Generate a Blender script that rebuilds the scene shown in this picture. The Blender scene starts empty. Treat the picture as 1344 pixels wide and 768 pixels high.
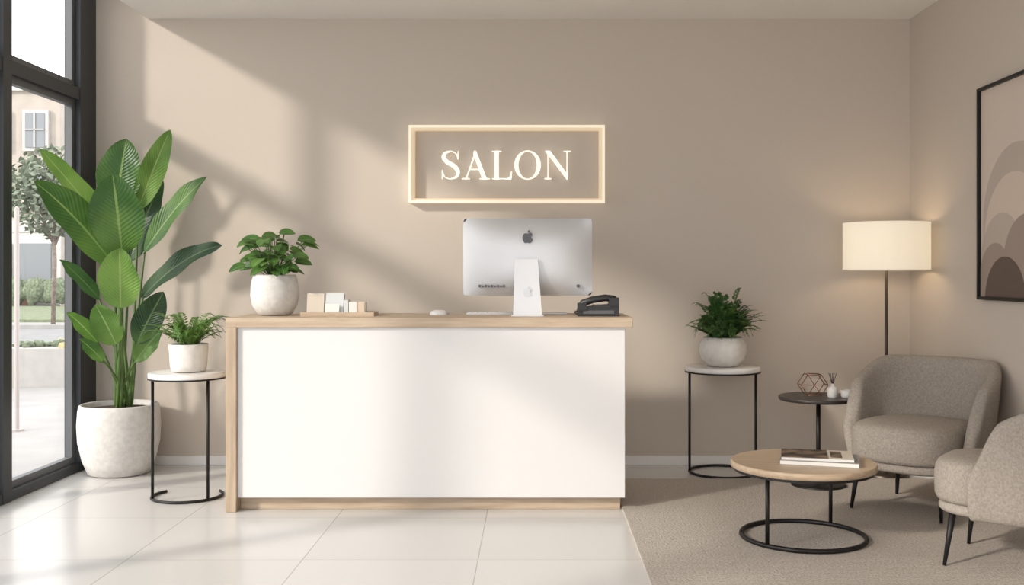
import bpy, math, random
from mathutils import Vector, Matrix, noise
R = random.Random(7)
scene = bpy.context.scene
pi = math.pi

# ------------------------------------------------------------ materials
def mat(name, col, rough=0.5, metal=0.0, var=0.0, vscale=4.0, bump=0.0, bscale=60.0, emis=None, estr=0.0,
        stretch=(1,1,1), col2=None, trans=0.0, spec=0.5):
    m = bpy.data.materials.new(name); m.use_nodes = True
    nt = m.node_tree; p = nt.nodes['Principled BSDF']
    p.inputs['Base Color'].default_value = (*col, 1)
    p.inputs['Roughness'].default_value = rough
    p.inputs['Metallic'].default_value = metal
    p.inputs['Specular IOR Level'].default_value = spec
    if emis:
        p.inputs['Emission Color'].default_value = (*emis, 1)
        p.inputs['Emission Strength'].default_value = estr
    tc = nt.nodes.new('ShaderNodeTexCoord')
    mp = nt.nodes.new('ShaderNodeMapping'); mp.inputs['Scale'].default_value = stretch
    nt.links.new(tc.outputs['Object'], mp.inputs['Vector'])
    if var > 0 or col2:
        n = nt.nodes.new('ShaderNodeTexNoise'); n.inputs['Scale'].default_value = vscale
        n.inputs['Detail'].default_value = 5
        nt.links.new(mp.outputs[0], n.inputs['Vector'])
        r = nt.nodes.new('ShaderNodeValToRGB')
        c2 = col2 if col2 else tuple(min(1, c*(1+var)) for c in col)
        c1 = col if col2 else tuple(c*(1-var) for c in col)
        r.color_ramp.elements[0].position = 0.35; r.color_ramp.elements[1].position = 0.65
        r.color_ramp.elements[0].color = (*c1, 1); r.color_ramp.elements[1].color = (*c2, 1)
        nt.links.new(n.outputs['Fac'], r.inputs['Fac'])
        nt.links.new(r.outputs[0], p.inputs['Base Color'])
    if bump > 0:
        n2 = nt.nodes.new('ShaderNodeTexNoise'); n2.inputs['Scale'].default_value = bscale
        n2.inputs['Detail'].default_value = 3
        nt.links.new(mp.outputs[0], n2.inputs['Vector'])
        b = nt.nodes.new('ShaderNodeBump'); b.inputs['Strength'].default_value = bump
        b.inputs['Distance'].default_value = 0.01
        nt.links.new(n2.outputs['Fac'], b.inputs['Height'])
        nt.links.new(b.outputs[0], p.inputs['Normal'])
    if trans > 0:
        out = nt.nodes['Material Output']
        t = nt.nodes.new('ShaderNodeBsdfTranslucent'); t.inputs['Color'].default_value = (*[min(1,c*1.6) for c in col], 1)
        mx = nt.nodes.new('ShaderNodeMixShader'); mx.inputs[0].default_value = trans
        nt.links.new(p.outputs[0], mx.inputs[1]); nt.links.new(t.outputs[0], mx.inputs[2])
        nt.links.new(mx.outputs[0], out.inputs['Surface'])
    return m

def leafmat(name, dark, light, rib, rough=0.38):
    m = bpy.data.materials.new(name); m.use_nodes = True
    nt = m.node_tree; N = nt.nodes; L = nt.links; p = N['Principled BSDF']
    uv = N.new('ShaderNodeTexCoord'); sp = N.new('ShaderNodeSeparateXYZ'); L.new(uv.outputs['UV'], sp.inputs[0])
    def M(op, a, b=None):
        n = N.new('ShaderNodeMath'); n.operation = op
        for i, v in enumerate((a, b)):
            if v is None: continue
            if isinstance(v, (int, float)): n.inputs[i].default_value = v
            else: L.new(v, n.inputs[i])
        return n.outputs[0]
    d = M('ABSOLUTE', M('SUBTRACT', sp.outputs['Y'], 0.5))
    ribm = M('LESS_THAN', d, 0.025)
    vein = M('SINE', M('ADD', M('MULTIPLY', sp.outputs['X'], 120), M('MULTIPLY', d, -60)))
    nz = N.new('ShaderNodeTexNoise'); nz.inputs['Scale'].default_value = 3.5
    L.new(uv.outputs['Object'], nz.inputs['Vector'])
    fac = M('ADD', nz.outputs['Fac'], M('MULTIPLY', vein, 0.05))
    r = N.new('ShaderNodeValToRGB'); r.color_ramp.elements[0].position = 0.38; r.color_ramp.elements[1].position = 0.66
    r.color_ramp.elements[0].color = (*dark, 1); r.color_ramp.elements[1].color = (*light, 1)
    L.new(fac, r.inputs[0])
    mix = N.new('ShaderNodeMixRGB'); L.new(ribm, mix.inputs[0]); L.new(r.outputs[0], mix.inputs[1]); mix.inputs[2].default_value = (*rib, 1)
    L.new(mix.outputs[0], p.inputs['Base Color']); p.inputs['Roughness'].default_value = rough
    b = N.new('ShaderNodeBump'); b.inputs['Strength'].default_value = 0.25; b.inputs['Distance'].default_value = 0.004
    L.new(vein, b.inputs['Height']); L.new(b.outputs[0], p.inputs['Normal'])
    t = N.new('ShaderNodeBsdfTranslucent'); L.new(mix.outputs[0], t.inputs[0])
    mx = N.new('ShaderNodeMixShader'); mx.inputs[0].default_value = 0.3
    L.new(p.outputs[0], mx.inputs[1]); L.new(t.outputs[0], mx.inputs[2]); L.new(mx.outputs[0], N['Material Output'].inputs[0])
    return m

WALL = mat('greige_paint', (0.57, 0.50, 0.43), 0.85, bump=0.03, bscale=200)
CEIL = mat('ceiling_paint', (0.86, 0.835, 0.79), 0.9)
TRIM = mat('trim_white', (0.80, 0.78, 0.75), 0.5)
OAK = mat('light_oak', (0.42, 0.315, 0.22), 0.5, col2=(0.52, 0.41, 0.30), vscale=3.0, stretch=(1.2, 14, 14), bump=0.05, bscale=20)
OAKV = mat('light_oak_vertical', (0.38, 0.285, 0.20), 0.5, col2=(0.48, 0.375, 0.27), vscale=3.0, stretch=(14, 14, 1.2), bump=0.05, bscale=20)
OAKR = mat('oak_tabletop', (0.39, 0.285, 0.19), 0.42, col2=(0.49, 0.375, 0.26), vscale=3.5, stretch=(1.2, 12, 12))
WHITE = mat('white_lacquer', (0.69, 0.68, 0.67), 0.4)
MARBLE = mat('marble_white', (0.74, 0.72, 0.69), 0.3, col2=(0.84, 0.83, 0.81), vscale=5)
STONE = mat('stone_pot', (0.61, 0.59, 0.56), 0.8, col2=(0.70, 0.68, 0.65), vscale=30, bump=0.25, bscale=45)
CERAM = mat('ceramic_pot', (0.64, 0.61, 0.57), 0.6, col2=(0.72, 0.695, 0.66), vscale=22, bump=0.1, bscale=40)
SOIL = mat('soil', (0.06, 0.04, 0.025), 0.95, var=0.5, vscale=40, bump=0.6, bscale=60)
BLACK = mat('black_metal', (0.022, 0.021, 0.021), 0.45, 0.6)
BRONZE = mat('bronze_metal', (0.07, 0.055, 0.045), 0.4, 0.8)
DARKTOP = mat('dark_tabletop', (0.035, 0.028, 0.025), 0.4)
FRAME = mat('window_frame_dark', (0.045, 0.048, 0.052), 0.5, 0.3)
SASH = mat('window_sash_grey', (0.12, 0.125, 0.13), 0.5, 0.3)
FAB = mat('greige_fabric', (0.36, 0.315, 0.27), 0.95, var=0.14, vscale=90, bump=0.5, bscale=260)
ALU = mat('aluminium', (0.54, 0.54, 0.55), 0.38, 0.5)
ALU2 = mat('aluminium_light', (0.62, 0.62, 0.63), 0.35, 0.4)
LOGO = mat('logo_dark', (0.07, 0.07, 0.08), 0.4)
SCREEN = mat('screen_glass', (0.01, 0.01, 0.012), 0.1)
PHONE = mat('phone_plastic', (0.014, 0.014, 0.015), 0.45)
PHONE2 = mat('phone_keys', (0.10, 0.10, 0.11), 0.5)
PAPER = mat('paper_white', (0.75, 0.73, 0.69), 0.7)
PAPERB = mat('paper_beige', (0.60, 0.53, 0.44), 0.7)
PAPERG = mat('paper_blue', (0.60, 0.62, 0.62), 0.7)
PAPERO = mat('paper_orange', (0.64, 0.52, 0.40), 0.7)
STEM = mat('stem_green', (0.09, 0.16, 0.04), 0.5, var=0.3, vscale=8)
LEAFB = leafmat('leaf_broad', (0.04, 0.115, 0.022), (0.12, 0.24, 0.045), (0.22, 0.34, 0.10))
LEAFD = leafmat('leaf_dark', (0.02, 0.06, 0.018), (0.05, 0.12, 0.03), (0.12, 0.2, 0.07))
LEAFL = leafmat('leaf_light', (0.10, 0.22, 0.035), (0.20, 0.35, 0.07), (0.30, 0.43, 0.14))
FERNL = leafmat('fern_light', (0.09, 0.20, 0.03), (0.18, 0.33, 0.07), (0.18, 0.3, 0.08))
FERND = leafmat('fern_dark', (0.03, 0.09, 0.025), (0.09, 0.19, 0.05), (0.10, 0.18, 0.06))
BUSH = leafmat('bush_leaf', (0.04, 0.12, 0.02), (0.14, 0.28, 0.06), (0.22, 0.35, 0.12))
SIGN = mat('sign_led', (0.45, 0.42, 0.36), 0.6, emis=(1.0, 0.87, 0.66), estr=.70)
SIGNSIDE = mat('sign_channel', (0.45, 0.38, 0.30), 0.6, emis=(1.0, 0.76, 0.48), estr=0.42)
LETTER = mat('sign_letter', (0.5, 0.48, 0.44), 0.6, emis=(1.0, 0.93, 0.80), estr=.85)

# ------------------------------------------------------------ builder
class B:
    def __init__(s): s.v=[]; s.f=[]; s.m=[]; s.mats=[]; s.uv=[]; s.sm=[]
    def mi(s, m):
        if m not in s.mats: s.mats.append(m)
        return s.mats.index(m)
    def add(s, vs, fs, m, uvs=None, smooth=False, M=None):
        o=len(s.v); k=s.mi(m)
        for p in vs: s.v.append(tuple(M @ Vector(p)) if M else tuple(p))
        for i,f in enumerate(fs):
            s.f.append([o+j for j in f]); s.m.append(k); s.sm.append(smooth)
            s.uv.append(uvs[i] if uvs else [(0,0)]*len(f))
    def box(s, x0,x1,y0,y1,z0,z1, m, M=None):
        vs=[(x,y,z) for x in (x0,x1) for y in (y0,y1) for z in (z0,z1)]
        fs=[(0,1,3,2),(4,6,7,5),(0,4,5,1),(2,3,7,6),(0,2,6,4),(1,5,7,3)]
        s.add(vs,fs,m,M=M)
    def lathe(s, prof, m, c=(0,0,0), n=48, smooth=True, cap0=True, cap1=True, M=None):
        vs=[];fs=[]
        for r,z in prof:
            for i in range(n):
                a=2*pi*i/n; vs.append((c[0]+r*math.cos(a), c[1]+r*math.sin(a), c[2]+z))
        for k in range(len(prof)-1):
            for i in range(n):
                j=(i+1)%n; fs.append((k*n+i,k*n+j,(k+1)*n+j,(k+1)*n+i))
        s.add(vs,fs,m,smooth=smooth,M=M)
        caps=[]
        if cap0: caps.append(list(range(n))[::-1])
        if cap1: caps.append([(len(prof)-1)*n+i for i in range(n)])
        if caps:
            s.add(vs,caps,m,M=M)
    def tube(s, pts, r, m, n=10, closed=False, r1=None):
        pts=[Vector(p) for p in pts]; vs=[];fs=[]; L=len(pts)
        prev=None
        for i,p in enumerate(pts):
            if closed: t=(pts[(i+1)%L]-pts[i-1])
            else: t=pts[min(i+1,L-1)]-pts[max(i-1,0)]
            t.normalize()
            if prev is None:
                u=t.cross(Vector((0,0,1)))
                if u.length<.01: u=t.cross(Vector((1,0,0)))
            else: u=prev-t*prev.dot(t)
            u.normalize(); prev=u; w=t.cross(u)
            rr=r if r1 is None else r+(r1-r)*i/(L-1)
            for k in range(n):
                a=2*pi*k/n; vs.append(p+u*rr*math.cos(a)+w*rr*math.sin(a))
        for i in range(L if closed else L-1):
            i2=(i+1)%L
            for k in range(n):
                k2=(k+1)%n; fs.append((i*n+k,i*n+k2,i2*n+k2,i2*n+k))
        if not closed:
            fs.append(tuple(range(n))[::-1]); fs.append(tuple((L-1)*n+k for k in range(n)))
        s.add(vs,fs,m,smooth=True)
    def prism(s, poly, y0, y1, m, M=None):
        n=len(poly)
        vs=[(x,y0,z) for x,z in poly]+[(x,y1,z) for x,z in poly]
        fs=[list(range(n)), list(range(n,2*n))[::-1]]+[(i,(i+1)%n,n+(i+1)%n,n+i) for i in range(n)]
        s.add(vs,fs,m,M=M)
    def leaf(s, base, tip, hw, m, arch=0.05, nrm=(0.1,-1,0.35), fold=0.25, nu=12, nv=6, wav=0.0, peak=0.8, archdir=(0,0,1), ex=.7):
        b=Vector(base); t=Vector(tip); c=(b+t)/2+Vector(archdir)*arch; nrm=Vector(nrm).normalized()
        vs=[];fs=[];uvs=[]; ph=R.random()*6
        for i in range(nu+1):
            q=i/nu; P=b*(1-q)**2+c*2*q*(1-q)+t*q*q; T=((c-b)*(1-q)+(t-c)*q).normalized()
            l=T.cross(nrm); 
            if l.length<1e-3: l=Vector((1,0,0))
            l.normalize(); n2=l.cross(T)
            w=hw*max(0.0,math.sin(pi*min(1,q**peak)))**ex if 0<q<1 else 0.0
            w=max(w,0.0015)
            for j in range(nv+1):
                k=j/nv*2-1
                vs.append(P+l*k*w+n2*(abs(k)*w*fold+wav*math.sin(ph+q*14+k*2)*abs(k)))
        for i in range(nu):
            for j in range(nv):
                a=i*(nv+1)+j; fs.append((a,a+1,a+nv+2,a+nv+1))
                U=lambda ii,jj:(ii/nu,jj/nv)
                uvs.append([U(i,j),U(i,j+1),U(i+1,j+1),U(i+1,j)])
        s.add(vs,fs,m,uvs=uvs,smooth=True)
    def make(s, name, bevel=0.0, seg=2, parent=None, loc=(0,0,0), rot=(0,0,0), subsurf=0, recalc=False):
        me=bpy.data.meshes.new(name); me.from_pydata([tuple(v) for v in s.v],[],s.f)
        for m in s.mats: me.materials.append(m)
        me.polygons.foreach_set('material_index', s.m); me.polygons.foreach_set('use_smooth', s.sm)
        ul=me.uv_layers.new(name='UVMap'); flat=[c for f in s.uv for p in f for c in p]
        ul.data.foreach_set('uv', flat); me.update()
        o=bpy.data.objects.new(name, me); bpy.context.collection.objects.link(o)
        if recalc:
            import bmesh
            bm=bmesh.new(); bm.from_mesh(me); bmesh.ops.recalc_face_normals(bm,faces=bm.faces); bm.to_mesh(me); bm.free()
        if bevel>0:
            md=o.modifiers.new('bevel','BEVEL'); md.width=bevel; md.segments=seg; md.limit_method='ANGLE'; md.angle_limit=math.radians(50)
        if subsurf:
            md=o.modifiers.new('sub','SUBSURF'); md.levels=subsurf; md.render_levels=subsurf
        o.location=loc; o.rotation_euler=rot
        if parent: o.parent=parent
        return o
def empty(name, loc=(0,0,0), rot=(0,0,0)):
    e=bpy.data.objects.new(name,None); bpy.context.collection.objects.link(e); e.location=loc; e.rotation_euler=rot; e.empty_display_size=0.1; return e
def simple_box(name, x0,x1,y0,y1,z0,z1,m,bevel=0):
    b=B(); b.box(x0,x1,y0,y1,z0,z1,m); return b.make(name,bevel=bevel)

# ------------------------------------------------------------ room
XL,XR,YB,YF,H = -3.1, 2.67, 7.26, -1.6, 3.16
fm = bpy.data.materials.new('white_tile'); fm.use_nodes=True
nt=fm.node_tree; p=nt.nodes['Principled BSDF']; tc=nt.nodes.new('ShaderNodeTexCoord'); mp=nt.nodes.new('ShaderNodeMapping')
mp.inputs['Location'].default_value=(0.262+8.3,-4.84+8.3,0)
br=nt.nodes.new('ShaderNodeTexBrick'); br.offset=0; br.inputs['Scale'].default_value=1; br.inputs['Brick Width'].default_value=.83
br.inputs['Row Height'].default_value=.83; br.inputs['Mortar Size'].default_value=.003; br.inputs['Mortar Smooth'].default_value=.2
br.inputs['Color1'].default_value=(.61,.595,.575,1); br.inputs['Color2'].default_value=(.64,.625,.605,1); br.inputs['Mortar'].default_value=(.41,.395,.375,1)
nt.links.new(tc.outputs['Object'],mp.inputs[0]); nt.links.new(mp.outputs[0],br.inputs['Vector']); nt.links.new(br.outputs['Color'],p.inputs['Base Color'])
p.inputs['Roughness'].default_value=.22
b=B(); b.box(XL-.15,XR+.15,YF-.15,YB+.15,-.12,0,fm); b.make('floor')
simple_box('wall_back',XL-.15,XR+.15,YB,YB+.15,0,3.75,WALL)
simple_box('wall_right',XR,XR+.15,YF,YB,0,3.75,WALL)
b=B(); b.box(-2.73,XR,YF,YB,H,3.7,CEIL); b.box(XL-.15,-2.73,YF,YB,3.62,3.7,CEIL); b.make('ceiling')
b=B(); b.box(XL,XR,YB-.015,YB,0,.065,TRIM); b.make('baseboard_back',bevel=.003)
b=B(); b.box(XR-.015,XR,YF,YB-.015,0,.065,TRIM); b.make('baseboard_right',bevel=.003)

gl=bpy.data.materials.new('window_glass'); gl.use_nodes=True; nt=gl.node_tree; nt.nodes.remove(nt.nodes['Principled BSDF'])
tr=nt.nodes.new('ShaderNodeBsdfTransparent'); gs=nt.nodes.new('ShaderNodeBsdfGlossy'); gs.inputs['Roughness'].default_value=.02
mx=nt.nodes.new('ShaderNodeMixShader'); mx.inputs[0].default_value=.05
nt.links.new(tr.outputs[0],mx.inputs[1]); nt.links.new(gs.outputs[0],mx.inputs[2]); nt.links.new(mx.outputs[0],nt.nodes['Material Output'].inputs[0])
b=B()
ys=[7.13,6.04,3.9,1.8,-.3,YF+.06]
for i,y in enumerate(ys):
    w=.12 if i==0 else .05
    b.box(XL-.11,XL,y-w,y+w+(.01 if i==0 else 0),0,3.62,FRAME)
b.box(XL-.11,XL-.005,YF,YB,0,.06,FRAME); b.box(XL-.11,XL-.005,YF,YB,2.545,2.625,FRAME); b.box(XL-.11,XL-.005,YF,YB,3.55,3.62,FRAME)
for i in range(len(ys)-1):
    y1=ys[i]-(.12 if i==0 else .05); y0=ys[i+1]+.05
    for z0,z1 in ((.06,2.545),(2.625,3.55)):
        t=.045
        b.box(XL-.085,XL-.04,y0,y0+t,z0,z1,SASH); b.box(XL-.085,XL-.04,y1-t,y1,z0,z1,SASH)
        b.box(XL-.085,XL-.04,y0+t,y1-t,z0,z0+t,SASH); b.box(XL-.085,XL-.04,y0+t,y1-t,z1-t,z1,SASH)
        b.add([(XL-.06,y0+t,z0+t),(XL-.06,y1-t,z0+t),(XL-.06,y1-t,z1-t),(XL-.06,y0+t,z1-t)],[(0,1,2,3)],gl)
b.make('window_1')
b=B()  # unseen open storefront behind the camera, added to let sky light in
for x in (XL-.05,-1.2,.7,XR-.05):
    b.box(x-.05,x+.05,YF-.12,YF,0,3.7,FRAME)
for z in (.0,2.5,3.08): b.box(XL,XR,YF-.12,YF-.01,z,z+.07,FRAME)
b.make('added_storefront')

# ------------------------------------------------------------ outside
ASPH=mat('asphalt',(.24,.24,.24),.9,var=.08,vscale=3)
PAVE=mat('pavement',(.31,.305,.295),.9,var=.06,vscale=2)
GRASS=mat('grass',(.18,.21,.13),.95,var=.25,vscale=6)
BRICK=mat('facade_beige',(.42,.37,.33),.9,var=.06,vscale=2)
FWHITE=mat('facade_white',(.53,.51,.49),.8)
FGLASS=mat('facade_window',(.22,.235,.25),.2)
CONC=mat('planter_concrete',(.36,.35,.335),.9,var=.06,vscale=5)
HEDGE=mat('hedge_leaves',(.15,.18,.12),.95,var=.4,vscale=12,bump=1,bscale=15)
YEL=mat('flowers_yellow',(.40,.34,.17),.8,var=.3,vscale=20)
RED=mat('door_red',(.40,.22,.19),.8)
BARK=mat('bark',(.22,.18,.15),.9,var=.3,vscale=10)
POLE=mat('pole_grey',(.40,.36,.34),.6)
b=B(); b.box(-90,-3.26,-25,110,-.2,-.06,PAVE); b.make('sidewalk_ground')
b=B(); b.box(-90,-3.4,15,26,-.058,-.04,ASPH); b.box(-90,-3.4,14.8,15,-.058,.04,PAVE); b.box(-90,-3.4,26,26.3,-.058,.06,PAVE);
b.box(-90,-3.4,20.4,20.55,-.039,-.035,FWHITE); b.make('street_road')
b=B(); b.box(-60,-8,30,43,-.058,.02,GRASS); b.make('lawn')
b=B()
b.box(-45,-20.8,45,60,-.06,9.6,BRICK); b.box(-45.2,-20.6,44.8,60,9.4,9.9,FWHITE); b.box(-45,-20.7,44.85,45,3.2,3.7,FWHITE)
b.box(-45,-20.75,44.9,45,0,3.2,FWHITE)
for i in range(12):
    x=-21.8-i*1.75
    for z in (4.4,6.9):
        b.box(x-.55,x+.55,44.8,44.95,z-.15,z+1.65,FWHITE); b.box(x-.42,x+.42,44.75,44.9,z,z+1.5,FGLASS)
        b.box(x-.03,x+.03,44.7,44.9,z,z+1.5,FWHITE); b.box(x-.42,x+.42,44.7,44.9,z+.75,z+.8,FWHITE)
    b.box(x-.7,x+.7,44.75,44.95,.3,2.7,FGLASS)
b.box(-22.6,-21.9,44.8,44.9,0,2.4,RED)
b.make('street_building')
def blob(b,c,r,m,seed):
    n=14;vs=[];fs=[]
    for i in range(n+1):
        for j in range(2*n):
            a=pi*i/n; q=pi*j/n; d=Vector((math.sin(a)*math.cos(q),math.sin(a)*math.sin(q),math.cos(a)))
            k=1+.35*noise.noise(d*2.2+Vector((seed,0,0)))
            vs.append(Vector(c)+Vector((d.x*r[0],d.y*r[1],d.z*r[2]))*k)
    for i in range(n):
        for j in range(2*n): fs.append((i*2*n+j,i*2*n+(j+1)%(2*n),(i+1)*2*n+(j+1)%(2*n),(i+1)*2*n+j))
    b.add(vs,fs,m,smooth=True)
TL=mat('tree_leaves',(.19,.22,.16),.9,var=.3,vscale=5)
def tree(x,y,h,r,name='street_tree',n=1900,z0=-.06):
    b=B(); b.tube([(x,y,z0),(x+.05,y,h*.35),(x,y,h*.6)],.06,BARK,r1=.04)
    for k in range(6):
        a=k*1.05; b.tube([(x,y,h*.4+k*.07),(x+math.cos(a)*r*.6,y+math.sin(a)*r*.6,h*.75)],.025,BARK,n=6,r1=.01)
    for k in range(n):
        d=Vector((R.gauss(0,1),R.gauss(0,1),R.gauss(0,1))).normalized()*(R.random()**.45)*r
        p=Vector((x,y,h*.72))+Vector((d.x,d.y,d.z*1.1)); s=.10
        u=Vector((R.gauss(0,1),R.gauss(0,1),R.gauss(0,1))).normalized(); w=u.orthogonal().normalized()
        b.add([p-u*s,p+w*s*.6,p+u*s,p-w*s*.6],[(0,1,2,3)],TL)
    b.make(name)
tree(-12.9,27.5,4.9,1.15)
b=B()
for i in range(14): blob(b,(-24+i*.9,43.8,.62),(.6,.28,.55),HEDGE,i)
b.make('garden_hedge')
b=B(); b.box(-8.6,-5.3,12.8,13.8,-.06,.42,CONC)
for i in range(44): blob(b,(-8.45+i*.07,12.95+R.random()*.7,.44),(.07,.07,.03+.04*R.random()),YEL if i%4==0 else HEDGE,i)
b.make('concrete_planter')
b=B(); b.lathe([(.02,0),(.02,2.0),(.01,2.02)],POLE,c=(-4.64,9.2,-.06),n=16); b.lathe([(.06,0),(.06,.02)],POLE,c=(-4.64,9.2,-.06),n=16); b.make('sign_pole')

# ------------------------------------------------------------ reception desk
b=B()
b.box(-1.744,.565,5.80,6.48,1.048,1.104,OAK)
b.box(-1.744,-1.684,5.80,6.46,0,1.048,OAKV)
b.box(-1.684,.522,5.825,5.86,.078,1.048,WHITE)
b.box(.487,.522,5.86,6.44,.078,1.048,WHITE)
b.box(-1.684,.50,5.885,5.91,0,.078,OAK); b.box(.475,.50,5.91,6.42,0,.078,OAK)
b.box(-1.684,.487,5.86,6.2,.70,.73,WHITE)
b.make('reception_desk',bevel=.003)
DT=1.104
b=B(); W2,zt,zb=.383,1.681,1.223; n=28; mm=18; cx,cz=-.034,(1.681+1.223)/2; hz=(zt-zb)/2
vs=[];fs=[]
for i in range(n+1):
    for j in range(mm+1):
        u=i/n*2-1; v=j/mm*2-1
        x=u*W2; z=v*hz
        dx=abs(x)-(W2-.02); dz=abs(z)-(hz-.02)
        if dx>0 and dz>0:
            l=math.hypot(dx,dz)
            if l>.02: x=math.copysign(W2-.02+dx*.02/l*1.0,x); z=math.copysign(hz-.02+dz*.02/l,z)
        bl=.05*(1-abs(u)**2.5)*(1-abs(v)**3)
        vs.append((cx+x,6.10-.008-bl,cz+z))
for i in range(n):
    for j in range(mm): a=i*(mm+1)+j; fs.append((a,a+mm+1,a+mm+2,a+1))
b.add(vs,fs,ALU,smooth=True)
b.box(cx-W2+.003,cx+W2-.003,6.092,6.104,zb+.003,zt-.003,ALU); b.box(cx-W2+.01,cx+W2-.01,6.104,6.106,zb+.07,zt-.01,SCREEN)
def quadprism(b,pts0,pts1,m):
    vs=pts0+pts1; k=len(pts0); b.add(vs,[list(range(k)),list(range(k,2*k))[::-1]]+[(i,(i+1)%k,k+(i+1)%k,k+i) for i in range(k)],m)
quadprism(b,[(cx-.075,6.02,1.44),(cx+.06,6.02,1.44),(cx+.085,5.985,DT),(cx-.085,5.985,DT)],[(cx-.075,6.035,1.44),(cx+.06,6.035,1.44),(cx+.085,5.995,DT),(cx-.085,5.995,DT)],ALU2)
b.box(cx-.07,cx+.055,6.02,6.08,1.41,1.44,ALU2)
b.box(cx-.095,cx+.095,5.99,6.19,DT,DT+.008,ALU2)
apple=[(0,.60),(.12,.66),(.28,.69),(.42,.60),(.46,.52),(.36,.42),(.32,.28),(.37,.12),(.5,.02),(.44,-.15),(.33,-.32),(.2,-.4),(.08,-.36),(-.03,-.34),(-.14,-.38),(-.24,-.4),(-.38,-.25),(-.48,0),(-.5,.25),(-.42,.5),(-.3,.64),(-.15,.66)]
lf=[(0,.74),(.02,.88),(.1,.97),(.2,1.0),(.19,.88),(.11,.78)]
for poly in (apple,lf): b.prism([(cx+x*.062,1.555+z*.056) for x,z in poly],6.036,6.05,LOGO)
for poly in (apple,lf): b.prism([(cx+x*.05,1.235+z*.045) for x,z in poly],5.994,5.9965,ALU)  # paler logo copy modelled on the stand as the logo's reflection
for i in range(9): b.box(cx-.29+i*.018,cx-.279+i*.018,6.06,6.085,1.272,1.282 if i%2 else 1.287,LOGO)
b.lathe([(.01,0),(.01,.02)],LOGO,n=12,M=Matrix.Translation((cx+.30,6.085,1.28))@Matrix.Rotation(pi/2,4,'X'))
b.make('desktop_computer')
b=B(); b.box(-.41,.03,6.26,6.38,DT,DT+.009,ALU2)
for r in range(5):
    for c in range(14): b.box(-.402+c*.0305,-.376+c*.0305,6.268+r*.0215,6.286+r*.0215,DT+.009,DT+.013,WHITE)
b.make('keyboard')
simple_box('trackpad',.06,.21,6.26,6.37,DT,DT+.01,ALU2,.002)
b=B(); vs=[];fs=[]
for i in range(9):
    for j in range(24):
        a=i/8*pi/2; q=2*pi*j/24; vs.append((.058*math.cos(a)**.6*math.cos(q),.036*math.cos(a)**.6*math.sin(q),.03*math.sin(a)))
for i in range(8):
    for j in range(24): fs.append((i*24+j,i*24+(j+1)%24,(i+1)*24+(j+1)%24,(i+1)*24+j))
b.add(vs,fs,WHITE,smooth=True)
b.make('computer_mouse',loc=(-.57,6.2,DT))
# phone
b=B()
b.add([(-.12,-.09,0),(.12,-.09,0),(.12,.11,0),(-.12,.11,0),(-.12,-.09,.055),(.12,-.09,.075),(.12,.11,.075),(-.12,.11,.035)],
      [(3,2,1,0),(4,5,6,7),(0,1,5,4),(1,2,6,5),(2,3,7,6),(3,0,4,7)],PHONE)
b.tube([(-.10,-.05,.06),(-.09,-.06,.078),(-.03,-.065,.098),(.04,-.065,.108),(.09,-.06,.102),(.105,-.05,.08)],.021,PHONE,n=12)
b.box(-.122,-.07,-.10,-.02,.035,.078,PHONE); b.box(.06,.118,-.10,-.02,.06,.11,PHONE)
for r in range(4):
    for c in range(3): b.box(-.03+c*.03,-.01+c*.03,.0+r*.022,.015+r*.022,.05,.066,PHONE2)
b.box(-.09,.09,-.0915,-.09,.015,.035,PHONE2)
cord=[( -.125-.01*math.cos(t*.9), -.05+t*.0022, .02+.008*math.sin(t*.9)) for t in range(0,40)]
b.tube(cord,.004,PHONE,n=6)
b.make('desk_phone',bevel=.006,loc=(.380,6.05,DT))
# card tray
b=B(); z=DT
b.box(-1.36,-.93,5.97,6.15,z,z+.012,OAK); b.box(-1.36,-.93,5.97,5.98,z+.012,z+.024,OAK); b.box(-1.36,-.93,6.14,6.15,z+.012,z+.024,OAK)
b.box(-1.36,-1.35,5.98,6.14,z+.012,z+.024,OAK); b.box(-.94,-.93,5.98,6.14,z+.012,z+.024,OAK)
def cards(x0,x1,h,m,k,y=6.03):
    for i in range(k):
        M=Matrix.Translation((0,y+i*.009,z+.012))@Matrix.Rotation(-.16,4,'X')
        b.box(x0,x1,0,.004,0,h-i*.002+.004*(i%2),m if i%2==0 else PAPER,M=M)
cards(-1.335,-1.235,.12,PAPERB,5); cards(-1.225,-1.12,.125,PAPERG,6); cards(-1.225,-1.14,.06,PAPER,1,6.005)
b.box(-1.11,-1.085,6.0,6.08,z+.012,z+.095,PAPERG); b.box(-1.08,-.99,6.0,6.008,z+.012,z+.085,PAPERO); b.box(-1.08,-1.035,5.995,6.0,z+.012,z+.085,PAPER); b.box(-1.05,-.985,6.008,6.07,z+.012,z+.08,PAPER)
b.make('business_card_tray')

# ------------------------------------------------------------ sign
b=B(); x0,x1,z0,z1=-.875,.502,1.852,2.398; t=.040; yf=YB-.075
for (a,c,d,e) in ((x0,x1,z1-t*.4,z1),(x0,x1,z0,z0+t*.4),(x0,x0+t*.4,z0+t*.4,z1-t*.4),(x1-t*.4,x1,z0+t*.4,z1-t*.4)):
    b.box(a,c,yf,YB-.002,d,e,SIGN)
for (a,c,d,e) in ((x0+t*.4,x1-t*.4,z1-t*.9,z1-t*.4),(x0+t*.4,x1-t*.4,z0+t*.4,z0+t*.8),(x0+t*.4,x0+t,z0+t*.8,z1-t*.9),(x1-t,x1-t*.4,z0+t*.8,z1-t*.9)):
    b.box(a,c,yf+.02,YB-.002,d,e,SIGNSIDE)
def put(polys,ox,oz,s,sx=1):
    for q in polys: b.prism([(ox+x*s*sx,oz+zz*s) for x,zz in q],YB-.05,YB-.02,LETTER)
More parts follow.
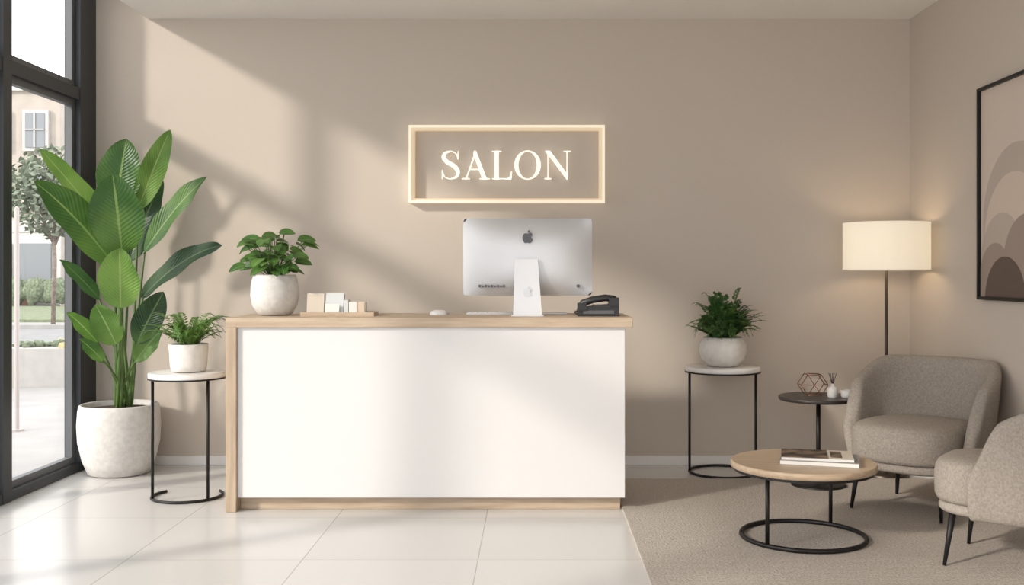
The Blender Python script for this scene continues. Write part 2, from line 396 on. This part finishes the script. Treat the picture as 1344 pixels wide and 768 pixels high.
def serif(cx,zb,w,up=True,h=.03):
    k=1 if up else -1
    return [[(cx-w,zb),(cx+w,zb),(cx+w,zb+k*h),(cx+w*.35,zb+k*(h+.012)),(cx-w*.35,zb+k*(h+.012)),(cx-w,zb+k*h)][::k]]
def catmull(P,n=10):
    out=[]; Q=[P[0]]+P+[P[-1]]
    for i in range(1,len(Q)-2):
        for k in range(n):
            t=k/n; a,b_,c,d=Q[i-1],Q[i],Q[i+1],Q[i+2]
            out.append(tuple(.5*((2*b_[j])+(-a[j]+c[j])*t+(2*a[j]-5*b_[j]+4*c[j]-d[j])*t*t+(-a[j]+3*b_[j]-3*c[j]+d[j])*t**3) for j in range(len(a))))
    out.append(P[-1]); return out
S=catmull([(.55,.74,.03),(.49,.90,.035),(.33,.985,.035),(.15,.92,.08),(.10,.76,.12),(.22,.60,.14),(.42,.47,.145),(.54,.30,.13),(.51,.10,.08),(.32,.015,.035),(.14,.08,.035),(.06,.27,.03)])
L_,R_=[],[]
for i,(x,z_,w) in enumerate(S):
    a=S[max(i-1,0)];c=S[min(i+1,len(S)-1)]; dx,dz=c[0]-a[0],c[1]-a[1]; l=math.hypot(dx,dz) or 1
    L_.append((x-dz/l*w/2,z_+dx/l*w/2)); R_.append((x+dz/l*w/2,z_-dx/l*w/2))
Sp=[[L_[i],L_[i+1],R_[i+1],R_[i]] for i in range(len(S)-1)]+[[(.535,.70),(.565,.70),(.565,.99),(.545,.99)],[(.045,.01),(.065,.01),(.075,.32),(.045,.32)]]
Sp=[q[::-1] for q in Sp]
A=[[(.14,0),(.175,0),(.445,.86),(.43,.95)],[(.40,1.0),(.47,1.0),(.80,0),(.655,0),(.385,.86)],[(.24,.33),(.66,.33),(.65,.365),(.25,.365)]]+serif(.155,0,.12)+serif(.73,0,.16)
Lp=[[(.13,0),(.26,0),(.26,1),(.13,1)],[(.05,0),(.62,0),(.62,.035),(.05,.035)],[(.60,0),(.66,.0),(.68,.28),(.65,.28)],[(.50,0),(.64,.0),(.655,.14)]]+serif(.195,1,.15,False)
O=[]
for i in range(48):
    def pt(k,o):
        a=2*pi*k/48
        return (.46+(.44 if o else .305)*math.cos(a), .5+(.515 if o else .48)*math.sin(a))
    O.append([pt(i,1),pt(i+1,1),pt(i+1,0),pt(i,0)])
Np=[[(.13,0),(.165,0),(.165,.97),(.13,.97)],[(.06,1),(.22,1),(.80,.18),(.80,0),(.77,0)],[(.77,0),(.805,0),(.805,1),(.77,1)]]+serif(.148,0,.12)+serif(.79,1,.12,False)+serif(.13,1,.07,False)
s=.200; oz=2.02
put(Sp,-.655,oz,s,1.12); put(A,-.512,oz,s,1.16); put(Lp,-.302,oz,s,1.12)
put(O,-.138,oz,s,1.06); put(Np,.072,oz,s,1.05)
b.make('salon_wall_sign',recalc=True)

# ------------------------------------------------------------ round side tables
def round_table(name,x,y,h,r,top,rr,legs,gap):
    b=B()
    b.lathe([(r-.004,h-.035),(r,h-.03),(r,h-.005),(r-.005,h)],top,c=(x,y,0),n=64)
    b.lathe([(r+.002,h-.04),(r+.002,h-.03)],BLACK,c=(x,y,0),n=64)
    pts=[(x+rr*math.cos(a),y+rr*math.sin(a),.009) for a in [math.radians(gap[0]+(gap[1]-gap[0])*i/48) for i in range(49)]]
    b.tube(pts,.009,BLACK)
    for a in legs:
        a=math.radians(a); b.tube([(x+rr*math.cos(a),y+rr*math.sin(a),.009),(x+rr*math.cos(a),y+rr*math.sin(a),h-.036)],.009,BLACK)
    return b.make(name)
round_table('round_side_table',-2.098,6.21,.758,.226,MARBLE,.205,[-145,-37],(-215,40))
round_table('round_side_table',1.287,6.96,.724,.253,MARBLE,.225,[180,0],(-180,180))

# coffee table
b=B(); x,y,h,r=1.37,5.2,.402,.362; z=.012
b.lathe([(r-.012,h-.035),(r,h-.03),(r,h-.006),(r-.006,h)],OAKR,c=(x,y,0),n=80)
b.lathe([(r-.015,h-.048),(r-.015,h-.033)],BLACK,c=(x,y,0),n=80)
rc=.308
b.tube([(x+rc*math.cos(2*pi*i/64),y+rc*math.sin(2*pi*i/64),z+.012) for i in range(64)],.012,BLACK,closed=True)
for a in (-138,48): 
    a=math.radians(a); b.tube([(x+rc*math.cos(a),y+rc*math.sin(a),z+.012),(x+rc*math.cos(a),y+rc*math.sin(a),h-.045)],.010,BLACK)
b.make('coffee_table')
COV=mat('magazine_cover',(.02,.018,.016),.6,col2=(.22,.15,.10),vscale=14,spec=.2)
COV2=mat('magazine_cover_grey',(.30,.29,.28),.6,spec=.2)
b=B()
def mag(cx,cy,z,w,d,t,rot,cov):
    M=Matrix.Translation((cx,cy,z))@Matrix.Rotation(rot,4,'Z')
    b.box(-w/2+.002,w/2-.002,-d/2+.002,d/2-.002,.002,t-.002,PAPER,M=M); b.box(-w/2,w/2,-d/2,d/2,0,.002,cov,M=M); b.box(-w/2,w/2,-d/2,d/2,t-.002,t,cov,M=M)
    b.box(-w/2-.001,-w/2+.001,-d/2,d/2,0,t,cov,M=M)
    return M
mag(1.45,5.18,.402,.38,.27,.022,-.30,COV2); M=mag(1.435,5.185,.424,.35,.25,.016,-.24,COV2)
b.box(-.173,.05,-.123,.123,.016,.017,COV,M=M); b.box(.055,.173,-.123,.123,.016,.0165,PAPERB,M=M); b.box(.065,.12,-.09,.09,.0165,.0172,COV,M=M)
b.make('magazine_stack')

# dark pedestal side table
b=B(); x,y,h,r=1.809,6.50,.576,.247
b.lathe([(r-.006,h-.025),(r,h-.02),(r,h-.004),(r-.004,h)],DARKTOP,c=(x,y,0),n=64)
b.tube([(x,y,.02),(x,y,h-.025)],.014,BLACK,n=16)
b.lathe([(.17,0),(.17,.01),(.16,.014),(.02,.018)],BLACK,c=(x,y,.012),n=48)
b.make('pedestal_side_table')
COP=mat('copper_wire',(.26,.13,.09),.35,.8)
b=B(); c=Vector((1.765,6.47,h)); rr=.085
hexa=[c+Vector((rr*math.cos(pi/3*k),-.045,.075+rr*.87*math.sin(pi/3*k))) for k in range(6)]; hexb=[p+Vector((0,.09,0)) for p in hexa]
for k in range(6):
    for A_,B_ in ((hexa[k],hexa[(k+1)%6]),(hexb[k],hexb[(k+1)%6]),(hexa[k],hexb[k])): b.tube([A_,B_],.003,COP,n=6)
    b.tube([hexa[k],c+Vector((0,-.045,.075))],.0025,COP,n=6)
b.make('geometric_wire_ornament',loc=(0,0,.003))
b=B(); b.lathe([(.028,0),(.034,.01),(.034,.05),(.022,.065),(.014,.07),(.014,.085)],CERAM,c=(1.885,6.45,h),n=24)
for k in range(5): b.tube([(1.885,6.45,h+.07),(1.885+(k-2)*.012,6.45+.01*(k%2),h+.15)],.002,PHONE,n=5)
b.make('reed_diffuser')
b=B(); b.lathe([(.035,0),(.04,.008),(.042,.045),(.038,.045),(.036,.012)],WHITE,c=(1.975,6.44,h),n=24,cap1=True); b.make('candle_cup')

# ------------------------------------------------------------ floor lamp
LX,LY=2.368,6.87
b=B()
b.lathe([(.148,0),(.148,.018),(.14,.024),(.02,.028)],BRONZE,c=(LX,LY,0),n=48)
b.tube([(LX,LY,.02),(LX,LY,1.60)],.011,BRONZE,n=14)
for a in range(3): b.tube([(LX,LY,1.60),(LX+.278*math.cos(a*2.094),LY+.278*math.sin(a*2.094),1.66)],.003,BRONZE,n=6)
SH=mat('lamp_shade',(.72,.68,.61),.8,emis=(1.0,.86,.66),estr=.36,trans=.3,bump=.1,bscale=300)
b.lathe([(.281,1.375),(.281,1.695)],SH,c=(LX,LY,0),n=64,cap0=False,cap1=False)
b.lathe([(.278,1.695),(.278,1.375)],SH,c=(LX,LY,0),n=64,cap0=False,cap1=False)
b.lathe([(.282,1.372),(.282,1.380)],PAPERB,c=(LX,LY,0),n=64,cap0=False,cap1=False)
BULB=mat('bulb',(1,1,1),.5,emis=(1,.78,.5),estr=4)
b.lathe([(.012,1.44),(.03,1.47),(.035,1.50),(.025,1.53),(.012,1.545)],BULB,c=(LX+.03,LY,0),n=20)
lamp=b.make('floor_lamp')
def light(name,kind,loc,energy,col,size=.1,rot=(0,0,0),parent=None,**k):
    d=bpy.data.lights.new(name,kind); d.energy=energy; d.color=col
    if kind in('POINT','SPOT'): d.shadow_soft_size=size
    for a,v in k.items(): setattr(d,a,v)
    o=bpy.data.objects.new(name,d); bpy.context.collection.objects.link(o); o.location=loc; o.rotation_euler=rot
    if parent: o.parent=parent
    return o
light('lamp_bulb_light','POINT',(LX,LY,1.52),3.6,(1,.76,.5),.08,parent=lamp)

# ------------------------------------------------------------ wall art
ART0=mat('art_cream',(.62,.53,.45),.8); ART1=mat('art_sand',(.48,.405,.345),.8); ART2=mat('art_taupe',(.33,.26,.215),.8); ART3=mat('art_brown',(.12,.08,.065),.8); ART4=mat('art_peach',(.62,.51,.42),.8)
b=B(); X=XR; y0,y1,z0,z1=5.16,6.09,1.20,2.45
for q in ((y0,y1,z1-.018,z1),(y0,y1,z0,z0+.018),(y0,y0+.018,z0+.018,z1-.018),(y1-.018,y1,z0+.018,z1-.018)): b.box(X-.035,X-.001,q[0],q[1],q[2],q[3],BLACK)
b.box(X-.015,X-.001,y0+.018,y1-.018,z0+.018,z1-.018,ART0)
def arch(cy,zc,r,m,lay):
    pts=[]
    for i in range(41):
        a=pi*i/40; pts.append((min(max(cy+r*math.cos(a),y0+.019),y1-.019),zc+r*math.sin(a)))
    pts=[(pts[0][0],z0+.019)]+pts+[(pts[-1][0],z0+.019)]
    d=X-.0155-lay*.0006
    n=len(pts); b.add([(d,p_[0],p_[1]) for p_ in pts],[list(range(n))],m)
arch(5.62,1.66,.42,ART1,1); arch(5.66,1.56,.36,ART4,2); arch(5.80,1.44,.26,ART1,3); arch(5.50,1.40,.28,ART2,4); arch(5.88,1.33,.20,ART2,5); arch(5.76,1.20,.25,ART3,6)
b.make('framed_abstract_art')

# ------------------------------------------------------------ rug
rm=bpy.data.materials.new('woven_rug'); rm.use_nodes=True; nt=rm.node_tree; p=nt.nodes['Principled BSDF']
tc=nt.nodes.new('ShaderNodeTexCoord')
def wv(ax,sc):
    w=nt.nodes.new('ShaderNodeTexWave'); w.bands_direction=ax; w.inputs['Scale'].default_value=sc; w.inputs['Distortion'].default_value=3; w.inputs['Detail'].default_value=3
    w.inputs['Detail Scale'].default_value=3; nt.links.new(tc.outputs['Object'],w.inputs['Vector']); return w
wa=wv('Y',22); nz=nt.nodes.new('ShaderNodeTexNoise'); nz.inputs['Scale'].default_value=90; nt.links.new(tc.outputs['Object'],nz.inputs['Vector'])
m1=nt.nodes.new('ShaderNodeMath'); m1.operation='MULTIPLY_ADD'; m1.inputs[1].default_value=.35; nt.links.new(wa.outputs['Fac'],m1.inputs[0]); nt.links.new(nz.outputs['Fac'],m1.inputs[2])
cr=nt.nodes.new('ShaderNodeValToRGB'); cr.color_ramp.elements[0].position=.35; cr.color_ramp.elements[1].position=.95
cr.color_ramp.elements[0].color=(.30,.262,.228,1); cr.color_ramp.elements[1].color=(.58,.52,.46,1); nt.links.new(m1.outputs[0],cr.inputs[0]); nt.links.new(cr.outputs[0],p.inputs['Base Color'])
bp=nt.nodes.new('ShaderNodeBump'); bp.inputs['Strength'].default_value=.5; bp.inputs['Distance'].default_value=.01; nt.links.new(m1.outputs[0],bp.inputs['Height']); nt.links.new(bp.outputs[0],p.inputs['Normal'])
p.inputs['Roughness'].default_value=.95
simple_box('area_rug',.508,2.64,3.3,6.71,.0,.012,rm,.004)

# ------------------------------------------------------------ armchairs
def sm(a,b_,x):
    t=min(1,max(0,(x-a)/(b_-a))); return t*t*(3-2*t)
def armchair(loc,rz,sc=.92,sz=1.0):
    e=empty('armchair',loc,(0,0,rz)); e.scale=(sc,sc,sz)
    b=B(); n=52; vs=[];fs=[]; K=0
    for i in range(n+1):
        t=i/n*2-1; ang=abs(t)*130; sg=-1 if t<0 else 1
        if ang<=90: a=math.radians(ang); px,py=.375*math.sin(a)**.85 if a>0 else 0,.35*math.cos(a)**.85; nx,ny=math.sin(a),math.cos(a)
        else: px,py=.375,-(ang-90)/40*.22; nx,ny=1,0
        px*=sg; nx*=sg
        zt=.845-.14*sm(50,108,ang)-.24*sm(98,130,ang); zb=.235
        end=sm(.93,1.0,abs(t)); th=.045*(1-.4*end); 
        lean=.05*(1-.5*sm(60,130,ang))
        prof=[(-th*.8,zb+.01),(-th,zb+.10),(-th,zt-.08)]
        for k in range(5):
            q=pi-pi*k/4; prof.append((th*math.cos(q),zt-.045+.045*math.sin(q)))
        prof+= [(th,zt-.10),(th,zb+.10),(th*.5,zb+.01),(0,zb)]
        K=len(prof)
        for o,z in prof:
            f=(z-zb)/(zt-zb); oo=o+lean*f-.02*(1-f)
            vs.append((px+nx*oo,py+ny*oo,z))
    for i in range(n):
        for k in range(K):
            k2=(k+1)%K; fs.append((i*K+k,(i+1)*K+k,(i+1)*K+k2,i*K+k2))
    fs.append(tuple(range(K))); fs.append(tuple(n*K+k for k in range(K))[::-1])
    b.add(vs,fs,FAB,smooth=True); b.make('back_shell',parent=e,subsurf=1,recalc=True)
    def pad(name,hw,ya,yb,prof,ex=3.0):
        b=B(); vs=[];fs=[]; m=56; cy=(ya+yb)/2; hy=(yb-ya)/2
        for s_,z in prof:
            for i in range(m):
                a=2*pi*i/m; c,s2=math.cos(a),math.sin(a)
                xx=hw*math.copysign(abs(c)**(2/ex),c); yy=hy*math.copysign(abs(s2)**(2/ex),s2)
                vs.append((xx*s_,cy+yy*s_,z))
        for k in range(len(prof)-1):
            for i in range(m):
                j=(i+1)%m; fs.append((k*m+i,k*m+j,(k+1)*m+j,(k+1)*m+i))
        fs.append(tuple(range(m))[::-1]); fs.append(tuple((len(prof)-1)*m+i for i in range(m)))
        b.add(vs,fs,FAB,smooth=True); b.make(name,parent=e)
    pad('seat_cushion',.335,-.46,.30,[(.90,.292),(.96,.298),(.99,.32),(1.0,.37),(1.0,.42),(.985,.455),(.95,.478),(.88,.492),(.7,.502),(.4,.508),(.1,.51)])
    pad('seat_base',.345,-.44,.31,[(.88,.240),(.95,.247),(.985,.258),(.985,.28),(.95,.292)])
    b=B()
    for x,y in ((-.26,-.32),(.26,-.32),(-.25,.22),(.25,.22)):
        b.tube([(x,y,.245),(x*1.10,y*1.12,0)],.020,BLACK,n=14,r1=.010)
    b.make('legs',parent=e)
    return e
armchair((2.232,5.90,.015),math.radians(-45),.91)
armchair((2.262,4.72,.015),math.radians(-125.6),.82,.97)

# ------------------------------------------------------------ plants
PX,PY=-2.81,6.95
b=B()
b.lathe([(.17,0),(.20,.01),(.235,.10),(.262,.22),(.268,.33),(.262,.42),(.255,.465),(.245,.472),(.235,.465),(.235,.42)],STONE,c=(PX,PY,0),n=64,cap1=False)
b.lathe([(.236,.435),(.1,.45),(.01,.452)],SOIL,c=(PX,PY,0),n=48,cap0=False)
L=[ # base, tip, halfwidth, mat, arch, normal
 ((-2.70,7.0,1.80),(-2.448,6.9,2.324),.085,LEAFL,.02,(.4,-1,.2)),
 ((-2.85,6.98,1.82),(-2.76,6.95,2.27),.15,LEAFB,.0,(.1,-1,.2)),
 ((-2.571,6.4,1.49),(-2.555,6.22,1.96),.165,LEAFB,.03,(.15,-1,.3)),
 ((-2.66,6.5,1.40),(-2.975,6.1,1.904),.125,LEAFB,.08,(.7,-.9,.4)),
 ((-2.72,6.65,1.56),(-2.99,6.2,2.111),.085,LEAFL,.05,(.7,-.8,.4)),
 ((-2.618,6.9,1.50),(-2.166,6.8,1.998),.085,LEAFB,.08,(-.2,-1,.5)),
 ((-2.59,6.8,1.20),(-2.008,6.6,1.537),.08,LEAFD,.12,(-.3,-1,.5)),
 ((-2.60,6.45,1.14),(-2.545,6.3,1.512),.13,LEAFL,.02,(.1,-1,.3)),
 ((-2.592,6.7,.90),(-2.418,6.7,1.235),.095,LEAFD,.02,(.3,-1,.2)),
 ((-2.691,6.6,.90),(-2.781,6.5,1.157),.095,LEAFL,.02,(.1,-1,.3)),
 ((-2.809,6.6,.91),(-2.914,6.4,1.112),.05,LEAFL,.02,(.5,-1,.4)),
 ((-2.841,6.7,1.19),(-2.962,6.4,1.44),.05,LEAFD,.03,(.5,-1,.4)),
 ((-2.602,6.7,.78),(-2.433,6.7,.985),.065,LEAFB,.02,(.2,-1,.3)),
 ((-2.775,6.6,.79),(-2.838,6.4,.945),.045,LEAFB,.02,(.3,-1,.3)),
 ((-2.78,7.05,1.45),(-2.58,7.1,2.02),.12,LEAFD,.0,(-.2,-1,.1)),
]
for i,(ba,ti,hw,m,ar,nr) in enumerate(L):
    ba=Vector(ba); a=i*2.4; st=Vector((PX+.03+.05*math.cos(a),PY+.05*math.sin(a),.43))
    mid=st*.5+ba*.5+Vector(((-.01 if ba.x<PX else -.02),.06,.08))
    pts=[st*(1-q)**2+mid*2*q*(1-q)+ba*q*q for q in [k/10 for k in range(11)]]
    b.tube(pts,.014 if ba.z>1 else .009,STEM,n=8,r1=.006)
    b.leaf(ba-(Vector(ti)-ba)*.02,ti,hw,m,arch=ar,nrm=nr,fold=.22,nu=22,nv=8,wav=.010,peak=.85,ex=.62)
b.make('potted_bird_of_paradise')

def frond(b,o,d,L,up,m,n=16,lw=.035,droop=.6,lt=.009):
    d=Vector(d).normalized(); o=Vector(o); c1=o+d*L*.5+Vector((0,0,up)); tip=o+d*L+Vector((0,0,up*(1-droop)))
    P=lambda q:o*(1-q)**2+c1*2*q*(1-q)+tip*q*q
    b.tube([P(k/6) for k in range(7)],.0022,STEM,n=4,r1=.001)
    for k in range(2,n+1):
        q=k/n; p=P(q); T=(P(min(1,q+.02))-P(q-.02)).normalized(); s_=T.cross(Vector((0,0,1)))
        if s_.length<.05: s_=Vector((1,0,0))
        s_.normalize(); w=lw*math.sin(pi*(.15+.85*q)**.9)+.004
        for sg in (-1,1):
            dirn=(s_*sg+T*.5+Vector((0,0,-.15+R.uniform(-.15,.15)))).normalized()
            e1=p+dirn*w; side=T*lt
            b.add([p-side*.4,p+dirn*w*.5-side,e1,p+dirn*w*.5+side],[(0,1,2,3)],m,uvs=[[(q,.2),(q,.3),(q,.4),(q,.2)]],smooth=True)
b=B(); X0,Y0,Z0=-2.09,6.21,.759
b.lathe([(.075,0),(.10,.006),(.108,.04),(.113,.12),(.116,.165),(.112,.17),(.105,.165),(.104,.14)],CERAM,c=(X0,Y0,Z0),n=48,cap1=False)
b.lathe([(.105,.145),(.01,.155)],SOIL,c=(X0,Y0,Z0),n=32,cap0=False)
for i in range(66):
    a=R.random()*2*pi; L1=R.uniform(.12,.26); u=R.uniform(.08,.27); 
    if math.sin(a)<-.3: L1*=.75
    frond(b,(X0+.03*math.cos(a),Y0+.03*math.sin(a),Z0+.15),(math.cos(a),math.sin(a),.25),L1,u,FERNL,n=17,lw=.028,droop=R.uniform(.3,1.0),lt=.007)
b.make('potted_fern')
b=B(); X0,Y0,Z0=1.287,6.95,.725
b.lathe([(.075,0),(.10,.006),(.145,.05),(.162,.10),(.158,.15),(.135,.19),(.125,.20),(.118,.195),(.115,.17)],CERAM,c=(X0,Y0,Z0),n=48,cap1=False)
b.lathe([(.118,.175),(.01,.185)],SOIL,c=(X0,Y0,Z0),n=32,cap0=False)
for i in range(130):
    a=R.random()*2*pi; L1=R.uniform(.06,.27); u=R.uniform(.06,.40)*(1.2-L1*2.2); 
    d=R.uniform(.1,1.2)
    if math.sin(a)>0: L1*=.85
    frond(b,(X0+.04*math.cos(a),Y0+.04*math.sin(a),Z0+.18),(math.cos(a),math.sin(a),.35),L1,u,FERND if i%3 else BUSH,n=12,lw=.042,droop=d,lt=.013)
b.make('potted_parlour_palm')
b=B(); X0,Y0,Z0=-1.545,6.12,DT+.001
b.lathe([(.075,0),(.10,.008),(.132,.06),(.142,.12),(.139,.18),(.128,.232),(.122,.242),(.114,.236),(.114,.21)],STONE,c=(X0,Y0,Z0),n=56,cap1=False)
b.lathe([(.116,.215),(.01,.225)],SOIL,c=(X0,Y0,Z0),n=32,cap0=False)
for i in range(85):
    a=R.random()*2*pi; rr=R.uniform(.01,.21); h0=R.uniform(-.02,.24)*(1-rr*1.5)+.03
    o=Vector((X0+.02*math.cos(a),Y0+.02*math.sin(a),Z0+.21)); e1=Vector((X0+rr*math.cos(a),Y0+rr*.9*math.sin(a),Z0+.24+h0))
    b.tube([o,(o+e1)/2+Vector((0,0,.03)),e1],.0022,STEM,n=4)
    d=Vector((math.cos(a),math.sin(a),R.uniform(-.6,.1))).normalized(); L1=R.uniform(.075,.12)
    b.leaf(e1-d*L1*.3,e1+d*L1*.7,L1*.33,BUSH,arch=.015,nrm=(R.uniform(-.3,.3),R.uniform(-1,-.2),.9),fold=.2,nu=8,nv=4,peak=.75)
b.make('potted_foliage_plant')

# ------------------------------------------------------------ light
w=bpy.data.worlds.new('World'); scene.world=w; w.use_nodes=True; bg=w.node_tree.nodes['Background']
bg.inputs[0].default_value=(.98,.98,1.0,1); bg.inputs[1].default_value=2.7
sd=Vector((1,.75,-.566)).normalized()
sun=light('sun','SUN',(-10,-5,8),3.0,(1,.93,.83)); sun.data.angle=math.radians(5); sun.rotation_euler=sd.to_track_quat('-Z','Y').to_euler()

cam=bpy.data.cameras.new('camera'); co=bpy.data.objects.new('camera',cam); bpy.context.collection.objects.link(co)
co.location=(0,0,1.35); co.rotation_euler=(pi/2,0,0); cam.lens=36; cam.sensor_width=36; cam.shift_x=-28/1344; cam.shift_y=-24/1344
scene.camera=co
scene.view_settings.view_transform='Standard'
